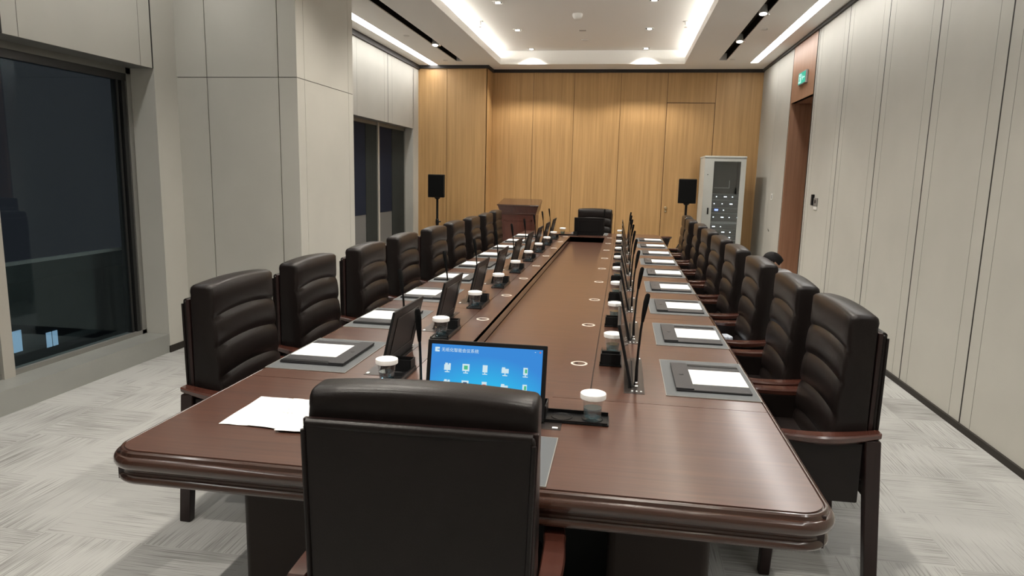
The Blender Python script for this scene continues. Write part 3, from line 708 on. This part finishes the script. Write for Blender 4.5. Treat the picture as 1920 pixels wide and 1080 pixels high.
# ------------------------------------------------------------------ chairs
def chair():
    o = empty('armchair')
    Wd = .278
    def station(e_x, shrink):
        x = e_x; e = abs(x) / Wd; pts = []
        ztop = 1.118 + .014 * (1 - e * e) - shrink
        creases = [.43, .575, .715, .855, .99]
        zs = []
        for a, b in zip(creases, creases[1:] + [None]):
            if b is None: break
            for i in range(7): zs.append((a + (b - a) * i / 7, i / 7))
        for i in range(6): zs.append((.99 + (1.075 - .99) * i / 6, i / 12))
        wave = -.026 * e * e
        for z, t in zs:
            zz = z + wave * (1 if .5 < z < 1.05 else 0)
            puff = .017 * (abs(math.sin(PI * t)) ** .42) * (1 - .35 * e ** 4)
            base = -.150 - .055 * (z - .43) / .67
            pts.append((x, base + puff - shrink, zz + (shrink if z < .45 else 0)))
        yf = -.205 + .017; yb = -.303
        n = 7
        for i in range(1, n + 1):
            a = PI / 2 - PI * i / (n * 1.0) * .98; sq = lambda q: math.copysign(abs(q) ** .62, q)
            ry = (yf - yb) / 2 - shrink; cy = (yf + yb) / 2; rz = .036
            pts.append((x, cy + ry * sq(math.sin(a)), ztop - rz + rz * sq(math.cos(a))))
        pts.append((x, yb + .002 + shrink, 1.07)); pts.append((x, -.300 + shrink * .5, 1.05)); pts.append((x, -.299 + shrink * .5, .9)); pts.append((x, -.299 + shrink * .5, .6)); pts.append((x, -.299 + shrink * .5, .43 + shrink))
        return pts
    r = .018; loops = []
    ths = [0, .35, .75, 1.15, PI / 2]
    left = [(-(Wd - r + r * math.cos(t)), r * (1 - math.sin(t))) for t in ths]
    mid = [(-Wd + r + (2 * Wd - 2 * r) * i / 8, 0) for i in range(1, 8)]
    for x, s in left + mid + [(-x, s) for x, s in left[::-1]]: loops.append(station(x, s))
    m = MB(); m.loft(loops); m.build('backrest', 'leather', o, ang=50)
    tp = lambda c: (c.x * (1 - .05 * max(0, (1.0 - c.z) / .64)), c.y + .004 * math.cos(c.x / .27 * 1.5), c.z)
    m = MB(); m.rbox(-.277, .277, -.336, -.312, .36, 1.046, .012, 3, tp); m.tube([(-.270, -.322, 1.040), (-.1, -.327, 1.042), (.1, -.327, 1.042), (.270, -.322, 1.040)], .013, 10)
    bs = m.build('back_shell', 'leather', o)
    m = MB(); m.rbox(-.283, .283, -.316, -.300, .37, 1.050, .003, 2, tp); m.build('back_frame', 'legwood', o)
    for s in (-1, 1):
        m = MB(); m.tube([(s * .258, -.338, .40), (s * .267, -.337, .7), (s * .274, -.336, 1.03)], .006, 8); m.build('piping', 'leather', bs)
    m = MB(); m.rbox(-.262, .262, -.23, .23, .395, .505, .035, 4, lambda c: (c.x, c.y, c.z + .012 * math.cos(c.x / .245 * 1.4) * (1 if c.z > .45 else 0))); m.build('seat', 'leather', o)
    for s in (-1, 1):
        loops = []
        for i in range(13):
            y = -.335 + .41 * i / 12; t = i / 12
            z = .642 - .018 * math.sin(PI * t) - .020 * t
            w = .024 + .008 * math.sin(PI * t) + (.004 if t > .8 else 0); th = .013 + .006 * math.sin(PI * t)
            cx = s * (.302 + .010 * math.sin(PI * t))
            loops.append([(cx + w * a, y, z + th * b) for a, b in ((-.9, -.5), (-.6, -1), (.6, -1), (.9, -.5), (1, .55), (.86, 1), (-.86, 1), (-1, .55))])
        m = MB(); m.loft(loops); m.build('armrest', 'chairwood', o, ang=24)
        m = MB(); m.rbox(s * .299 - .016, s * .299 + .016, -.275, .03, .35, .605, .008, 2); m.build('side_panel', 'leather', o)
        for y0, y1, top in ((-.336, -.276, .622), (.016, .066, .604)):
            fn = lambda c, y0=y0: (s * .301 + (c.x - s * .301) * (.78 + .22 * c.z / .62), (y0 + .03) + (c.y - y0 - .03) * (.86 + .14 * c.z / .62) + (-.05 if y0 < -.2 else .02) * max(0, 1 - c.z / .62), c.z)
            m = MB(); m.rbox(s * .301 - .026, s * .301 + .026, y0, y1, 0, top, .004, 1, fn); m.build('leg', 'legwood', o)
    return o
ch0 = chair()
def put_chair(x, y, rz, label, first=False):
    c = ch0 if first else copy_tree(ch0); c.location = (x, y, 0); c.rotation_euler = (0, 0, rz)
    tag(c, label, 'chair', 'armchairs around the table'); return c
RY = [3.105, 3.84, 4.70, 5.58, 6.44, 7.31, 8.18, 9.04, 9.92]
RXO = [0, -.042, -.054, -.064, -.070, -.068, -.064, -.085, -.058]   # how far each chair is tucked in
LXO = [0, .008, .040, .034, .050, .050, .050, .045, .012]
LY = [3.03, 3.83, 4.68, 5.57, 6.43, 7.31, 8.18, 9.04, 9.91]
put_chair(-.452, 1.785, math.radians(1.2), 'dark leather armchair seen from behind, nearest the camera at the table end', True)
for k in range(9):
    put_chair(.726 + RXO[k] + random.uniform(-.01, .01), RY[k], PI / 2 + math.radians(random.uniform(-1.5, 1.5)), 'dark leather armchair, %s in the row by the right wall' % nth(k))
    put_chair(-1.60 + LXO[k] + random.uniform(-.01, .01), LY[k], -PI / 2 + math.radians(random.uniform(-1.5, 1.5)), 'dark leather armchair, %s in the row by the windows' % nth(k))
put_chair(-.46, 11.12, PI + math.radians(-5), 'dark leather armchair facing the camera at the far table end')
m = MB(); m.rbox(-.065, .065, -.05, .05, 0, .05, .015, 3); o = m.build('packet', 'packet'); o.location = (0.725, 4.84, .517); o.rotation_euler = (0, 0, .3); tag(o, 'small blue and white packet on the third chair by the right wall', 'packet')

# ------------------------------------------------------------------ lectern
LE = empty('lectern', (-1.725, 11.62, 0)); tag(LE, 'dark red wooden lectern with flared head by the far oak wall', 'lectern')
def lectern():
    rect = lambda w, d0, d1, z: [(-w, d0, z), (w, d0, z), (w, d1, z), (-w, d1, z)]
    m = MB(); m.loft([rect(.275, -.20, .22, .06), rect(.295, -.20, .23, .985)]); m.build('body', 'lectern', LE, False)
    m = MB(); m.rbox(-.32, .32, -.23, .25, 0, .06, .008); m.build('plinth', 'lectern', LE)
    m = MB(); m.rbox(-.303, .303, -.208, .238, .985, 1.006, .005); m.build('moulding', 'chairwood', LE)
    m = MB(); m.loft([rect(.300, -.20, .23, 1.006), rect(.318, -.22, .245, 1.06), [(-.345, -.25, 1.135), (.345, -.25, 1.135), (.345, .27, 1.215), (-.345, .27, 1.215)]]); m.build('head', 'lectern', LE, False)
    m = MB(); m.loft([[(-.355, -.262, 1.135), (.355, -.262, 1.135), (.345, .275, 1.217), (-.345, .275, 1.217)], [(-.350, -.258, 1.152), (.350, -.258, 1.152), (.330, .272, 1.236), (-.330, .272, 1.236)]]); m.build('desk_top', 'tableedge', LE, False)
    m = MB()
    m.box(-.24, .24, -.206, -.199, .16, .18); m.box(-.24, .24, -.206, -.199, .88, .90); m.box(-.24, -.22, -.206, -.199, .16, .90); m.box(.22, .24, -.206, -.199, .16, .90); m.build('panel_moulding', 'lectern', LE, False)
lectern()
# ------------------------------------------------------------------ loudspeakers on stands
def speaker(x, y, z0, lab_s, lab_t, rz):
    s = empty('loudspeaker', (x, y, z0), rz); tag(s, lab_s, 'loudspeaker', 'loudspeakers')
    m = MB(); m.rbox(-.145, .145, -.11, .13, 0, .395, .012, 2, lambda c: (c.x * (1 - .22 * (c.y + .11) / .24), c.y, c.z)); m.build('cabinet', 'satin', s)
    m = MB(); m.rbox(-.132, .132, -.117, -.108, .014, .381, .004, 1); m.build('grille', 'foam', s)
    t = empty('speaker_stand', (x, y + .01, 0), rz); tag(t, lab_t, 'speaker stand', 'speaker stands')
    m = MB(); m.tube([(0, 0, .12), (0, 0, .80)], .026, 12); m.tube([(0, 0, .75), (0, 0, z0 - .005)], .020, 12); m.lathe([(.03, z0 - .03), (.05, z0 - .012), (.05, z0), (.002, z0)], seg=14); m.build('pole', 'satin', t)
    m = MB(); m.lathe([(.028, .76), (.030, .79), (.028, .84), (.02, .85)], seg=12); m.tube([(.025, 0, .80), (.065, 0, .80)], .012, 8); m.build('collar', 'plastic', t)
    m = MB(); m.lathe([(.032, .62), (.034, .66), (.030, .69)], seg=12); m.build('leg_hub', 'plastic', t)
    for k in range(3):
        a = 2 * PI * k / 3 + math.radians(205)
        c, sn = math.cos(a), math.sin(a)
        m = MB(); m.tube([(c * .03, sn * .03, .66), (c * .43, sn * .43, .015)], .012, 8); m.tube([(c * .02, sn * .02, .20), (c * .27, sn * .27, .27)], .008, 6); lg = m.build('leg', 'satin', t)
        m = MB(); m.rbox(c * .43 - .02, c * .43 + .02, sn * .43 - .02, sn * .43 + .02, 0, .03, .008); m.build('rubber_foot', 'foam', lg)
speaker(-3.215, 11.75, 1.225, 'black loudspeaker on a stand in front of the oak bay, left', 'black tripod stand under the left loudspeaker', math.radians(4))
speaker(1.03, 11.65, 1.245, 'black loudspeaker on a stand beside the grey rack, right', 'black tripod stand under the right loudspeaker', math.radians(-3))
# ------------------------------------------------------------------ equipment rack
RK = empty('equipment_rack', (1.655, 12.38, 0)); tag(RK, 'light grey equipment rack with glass door in the far right corner', 'rack')
def rack():
    w, d0, d1, h = .335, -.38, .36, 2.03
    m = MB(); m.box(-w, -w + .03, d0 + .03, d1, .06, h - .03); m.box(w - .03, w, d0 + .03, d1, .06, h - .03); m.box(-w, w, d1 - .03, d1, .06, h - .03); m.box(-w, w, d0 + .03, d1, .06, .10); m.build('cabinet', 'rack', RK, False)
    m = MB(); m.rbox(-w - .005, w + .005, d0 - .01, d1 + .005, h - .035, h, .012, 2); m.build('top_cap', 'rack', RK)
    m = MB(); m.rbox(-w, w, d0 + .02, d1, 0, .06, .005); m.build('plinth', 'metalgrey', RK)
    m = MB(); m.box(-w + .03, w - .03, d1 - .04, d1 - .03, .1, h - .04); m.box(-w + .031, -w + .034, d0 + .06, d1 - .04, .1, h - .04); m.box(w - .034, w - .031, d0 + .06, d1 - .04, .1, h - .04); m.build('lining', 'rackdark', RK, False)
    m = MB(); m.rbox(-w, -w + .155, d0, d0 + .03, .07, h - .04, .006); m.rbox(w - .085, w, d0, d0 + .03, .07, h - .04, .006); m.box(-w + .15, w - .08, d0 + .002, d0 + .028, .07, .20); m.box(-w + .15, w - .08, d0 + .002, d0 + .028, h - .09, h - .04)
    dr = m.build('door', 'rack', RK)
    m = MB(); m.box(-w + .152, w - .083, d0 + .012, d0 + .016, .2, h - .09); m.build('door_glass', 'glass', dr, False)
    m = MB(); m.rbox(-w + .085, -w + .110, d0 - .012, d0 + .002, 1.06, 1.17, .004); m.build('handle', 'plastic', dr)
    m = MB(); m.lathe([(.008, 0), (.008, .006), (.002, .007)], (0, 0, 0), 10)
    m.bm.verts.ensure_lookup_table()
    for v in m.bm.verts: v.co = Vector((-w + .06 + v.co.x, d0 - v.co.z, 1.72 + v.co.y))
    m.build('lock', 'satin', dr)
    z = .22
    heights = [.16, .04, .12, .09, .09, .09, .09, .05, .14, .09, .13, .10]
    for i, hh in enumerate(heights):
        m = MB(); m.box(-w + .06, w - .06, d0 + .07, d1 - .1, z, z + hh - .008); u = m.build('rack_unit', 'gear' if i not in (1, 7) else 'geargrey', RK, False)
        m = MB(); m.box(-w + .06, w - .06, d0 + .066, d0 + .07, z + hh - .014, z + hh - .008); m.build('unit_edge', 'geargrey', u, False)
        if i not in (0, 1, 7):
            m = MB()
            for q in range(2 + i % 3):
                cx = (-.14 + .13 * q + .03 * (i % 2)); m.rbox(cx, cx + .018 + .03 * ((q + i) % 3 == 0), d0 + .062, d0 + .068, z + hh * .4, z + hh * .4 + .014, .002, 1)
            m.build('indicator', 'led', u)
        if i == 9:
            m = MB(); m.box(-.12, -.06, d0 + .062, d0 + .068, z + .03, z + .06); m.build('unit_display', 'ledblue', u, False)
        z += hh
    m = MB()
    for q in ((-.15, .10, 1.50, 1.51), (.09, .10, 1.50, 1.63)): m.box(q[0], q[1], d0 + .07, d0 + .08, q[2], q[3])
    m.build('shelf_bracket', 'geargrey', RK, False)
rack()
# ------------------------------------------------------------------ small pedestal stool at the far right
ST = empty('pedestal_stool', (.755, 11.88, 0)); tag(ST, 'small red-brown pedestal stand beyond the far right table corner', 'stand')
m = MB(); m.lathe([(.085, .640), (.095, .652), (.095, .664), (.085, .672), (.002, .674)], seg=24); m.build('stand_top', 'chairwood', ST)
m = MB(); m.lathe([(.13, 0), (.13, .02), (.05, .05), (.024, .12), (.022, .38), (.035, .52), (.065, .62), (.075, .642)], seg=20); m.build('stem', 'legwood', ST)
# ------------------------------------------------------------------ wall fittings
def exit_sign():
    o = empty('exit_sign', (XR - .004, 10.02, 3.01)); tag(o, 'small green lit exit sign above the wooden doorway', 'exit sign')
    m = MB(); m.rbox(-.03, 0, -.20, .20, -.085, .085, .006); m.build('sign_case', 'metalgrey', o)
    m = MB(); m.box(-.0315, -.0295, -.185, .185, -.072, .072); f = m.build('sign_face', 'exitgreen', o, False)
    m = MB(); X0, X1 = -.0325, -.0312
    m.box(X0, X1, .03, .17, -.06, .06)                                  # white doorway
    m.box(X0, X1, -.15, -.05, -.008, .008)
    for i in range(5): m.box(X0, X1, -.05 + i * .008, -.042 + i * .008, -.035 + i * .007, .035 - i * .007)
    m.build('pictogram', 'exitlight', f, False)
    m = MB(); m.T = Matrix.Translation((-.0328, .10, 0))
    m.ball((0, -.012, .040), .010, 8, 6, (.1, 1, 1))
    for a, b in (((0, -.008, .028), (0, .006, -.004)), ((0, .006, -.004), (0, -.018, -.022)), ((0, -.018, -.022), (0, -.012, -.048)), ((0, .006, -.004), (0, .022, -.026)), ((0, .022, -.026), (0, .040, -.030)), ((0, -.006, .024), (0, -.030, .010)), ((0, -.004, .024), (0, .024, .016))): m.tube([a, b], .0045, 6)
    m.build('running_figure', 'exitgreen', f)
exit_sign()
o = empty('intercom_panel', (XR, 8.92, 1.40)); tag(o, 'dark control panel with grey plates on the right wall beside the doorway', 'control panel')
m = MB(); m.rbox(-.03, 0, .06, .12, -.05, .085, .006); m.build('handset', 'satin', o)
m = MB(); m.rbox(-.014, 0, -.10, .05, -.055, .045, .004); pn = m.build('switch_plate', 'metalgrey', o)
m = MB(); m.box(-.017, -.013, -.045, -.005, -.02, .02); m.build('switch_button', 'satin', pn, False)
m = MB(); m.rbox(-.010, 0, -.09, .06, -.10, -.06, .003); m.build('lower_plate', 'white', o)
o = empty('light_switch', (XR, 11.45, 1.39)); tag(o, 'white light switch on the right wall near the far corner', 'light switch')
m = MB(); m.rbox(-.010, 0, -.05, .05, -.05, .05, .004); sp = m.build('switch_plate', 'white', o)
m = MB(); m.rbox(-.015, -.008, -.03, .0, -.03, .03, .003); m.build('rocker', 'metalgrey', sp)
m = MB(); m.rbox(-.012, 0, -.04, .04, -.005, .004, .002); o = m.build('wall_scuff', 'groove'); o.location = (XR, 11.5, .86); o.rotation_euler = (.4, 0, 0); tag(o, 'small dark scuff plate low on the right wall near the corner', 'wall mark')

# ------------------------------------------------------------------ crouching person behind the right chairs
def person():
    PX = empty('person', (1.90, 8.36, 0)); PX.scale = (.95, .95, .95)   # local +y is the way the person faces
    PX.rotation_euler = (0, 0, math.radians(82)); tag(PX, 'person with short black hair crouching behind the right chairs, head bowed', 'person')
    # local: facing +y, squatting
    V, E, R, MATS = [], [], [], {}
    def add(p, r, par=None, mi=1):
        V.append(p); R.append(r); i = len(V) - 1
        if par is not None: E.append((par, i)); MATS[(par, i)] = mi
        return i
    pel = add((0, -.12, .24), .135)
    sp1 = add((0, -.11, .36), .125, pel); sp2 = add((0, -.05, .48), .135, sp1); sp3 = add((0, .02, .56), .12, sp2); nk = add((0, .065, .62), .055, sp3); hd = add((0, .10, .665), .05, nk, 0)
    for s in (-1, 1):
        hip = add((s * .11, -.08, .23), .095, pel, 2); kn = add((s * .19, .26, .40), .062, hip, 2); an = add((s * .16, .06, .085), .042, kn, 2); ft = add((s * .17, .12, .045), .042, an, 3); toe = add((s * .18, .24, .035), .034, ft, 3)
        sh = add((s * .185, .0, .56), .062, sp3); el = add((s * .27, .17, .475), .045, sh); wr = add((s * .14, .40, .42), .030, el)
        palm = add((s * .10, .46, .425), .030, wr, 0)
        for i, (dx, dz, l) in enumerate(((-.028, .0, .065), (-.010, .004, .078), (.010, .003, .072), (.027, -.003, .056))):
            a = add((s * .10 + dx * .8, .49, .425 + dz), .0095, palm, 0); b = add((s * .10 + dx - s * .012, .49 + l * .6, .415 + dz), .0088, a, 0); add((s * .10 + dx - s * .02, .49 + l * .9, .395 + dz), .008, b, 0)
        a = add((s * .075, .445, .445), .0105, palm, 0); b = add((s * .05, .465, .455), .0095, a, 0); add((s * .045, .49, .45), .008, b, 0)
    me = bpy.data.meshes.new('body_skin'); me.from_pydata(V, E, []); ob = bpy.data.objects.new('body_tmp', me); COL.objects.link(ob)
    mod = ob.modifiers.new('Skin', 'SKIN'); ob.modifiers.new('Sub', 'SUBSURF').levels = 3
    for i, sv in enumerate(me.skin_vertices[0].data): sv.radius = (R[i], R[i]); sv.use_root = (i == 0)
    bpy.context.view_layer.update()
    dg = bpy.context.evaluated_depsgraph_get(); bm_me = bpy.data.meshes.new_from_object(ob.evaluated_get(dg)); bpy.data.objects.remove(ob)
    # head shaped from a dense sphere and joined into the same body mesh
    nbody = len(bm_me.polygons)
    bm = bmesh.new(); bm.from_mesh(bm_me)
    hb = bmesh.new(); bmesh.ops.create_uvsphere(hb, u_segments=32, v_segments=24, radius=1)
    HM = Matrix.Translation((0, .135, .735)) @ Matrix.Rotation(math.radians(-48), 4, 'X')
    def face(c):
        x, y, z = c.x * .076, c.y * .096, c.z * .118
        if z < -.02: k = 1 - .35 * min(1, (-.02 - z) / .1); x *= k; y = y * (1 - .25 * min(1, (-.02 - z) / .1)) + .012 * min(1, (-.02 - z) / .1)
        if y > .04:
            n = math.exp(-((x / .014) ** 2)) * math.exp(-(((z + .018) / .022) ** 2)); y += .024 * n
            for sx in (-1, 1): y -= .010 * math.exp(-(((x - sx * .032) / .016) ** 2) - ((z - .008) / .012) ** 2)
            y += .005 * math.exp(-((x / .022) ** 2) - ((z + .058) / .006) ** 2); y -= .006 * math.exp(-((x / .024) ** 2) - ((z + .064) / .003) ** 2)
        return HM @ Vector((x, y, z))
    mp = {v: bm.verts.new(face(v.co)) for v in hb.verts}
    for f in hb.faces: bm.faces.new([mp[v] for v in f.verts])
    hb.free()
    for s in (-1, 1):
        eb = bmesh.new(); bmesh.ops.create_uvsphere(eb, u_segments=12, v_segments=8, radius=1)
        mp = {v: bm.verts.new(HM @ Vector((s * .078 + v.co.x * .008, -.008 + v.co.y * .018, -.012 + v.co.z * .031))) for v in eb.verts}
        for f in eb.faces: bm.faces.new([mp[v] for v in f.verts])
        eb.free()
    bm.to_mesh(bm_me); bm.free(); bm_me.materials.clear()
    for k in ('skin', 'shirt', 'trousers', 'sole'): bm_me.materials.append(M[k])
    segs = [(Vector(V[i]), Vector(V[j]), MATS[(i, j)], (R[i] + R[j]) / 2) for i, j in E]
    for p in bm_me.polygons:
        p.use_smooth = True
        if p.index >= nbody: p.material_index = 0; continue
        best = None
        for A, B, mi, r in segs:
            d = B - A; t = max(0, min(1, (p.center - A).dot(d) / d.length_squared)); dist = (p.center - A - d * t).length / r
            if best is None or dist < best[0]: best = (dist, mi)
        p.material_index = best[1]
    b = bpy.data.objects.new('body', bm_me); COL.objects.link(b); b.parent = PX
    # hair cap
    hm = bmesh.new(); bmesh.ops.create_uvsphere(hm, u_segments=96, v_segments=72, radius=1)
    kill = []
    for v in hm.verts:
        x, y, z = v.co.x, v.co.y, v.co.z
        if (y > .35 and z < .45) or z < -.55 or (y > -.15 and z < -.05) or (y > .05 and z < .18): kill.append(v)
    bmesh.ops.delete(hm, geom=kill, context='VERTS')
    rnd = random.Random(3)
    for v in hm.verts:
        k = 1.0 + rnd.uniform(-.012, .02); v.co = HM @ Vector((v.co.x * .084 * k, v.co.y * .104 * k - .003, v.co.z * .126 * k + .002))
    hme = bpy.data.meshes.new('hair'); hm.to_mesh(hme); hm.free(); hme.materials.append(M['hair'])
    for p in hme.polygons: p.use_smooth = True
    h = bpy.data.objects.new('hair', hme); COL.objects.link(h); h.parent = PX
    so = h.modifiers.new('Thick', 'SOLIDIFY'); so.thickness = .008; so.offset = 1
person()
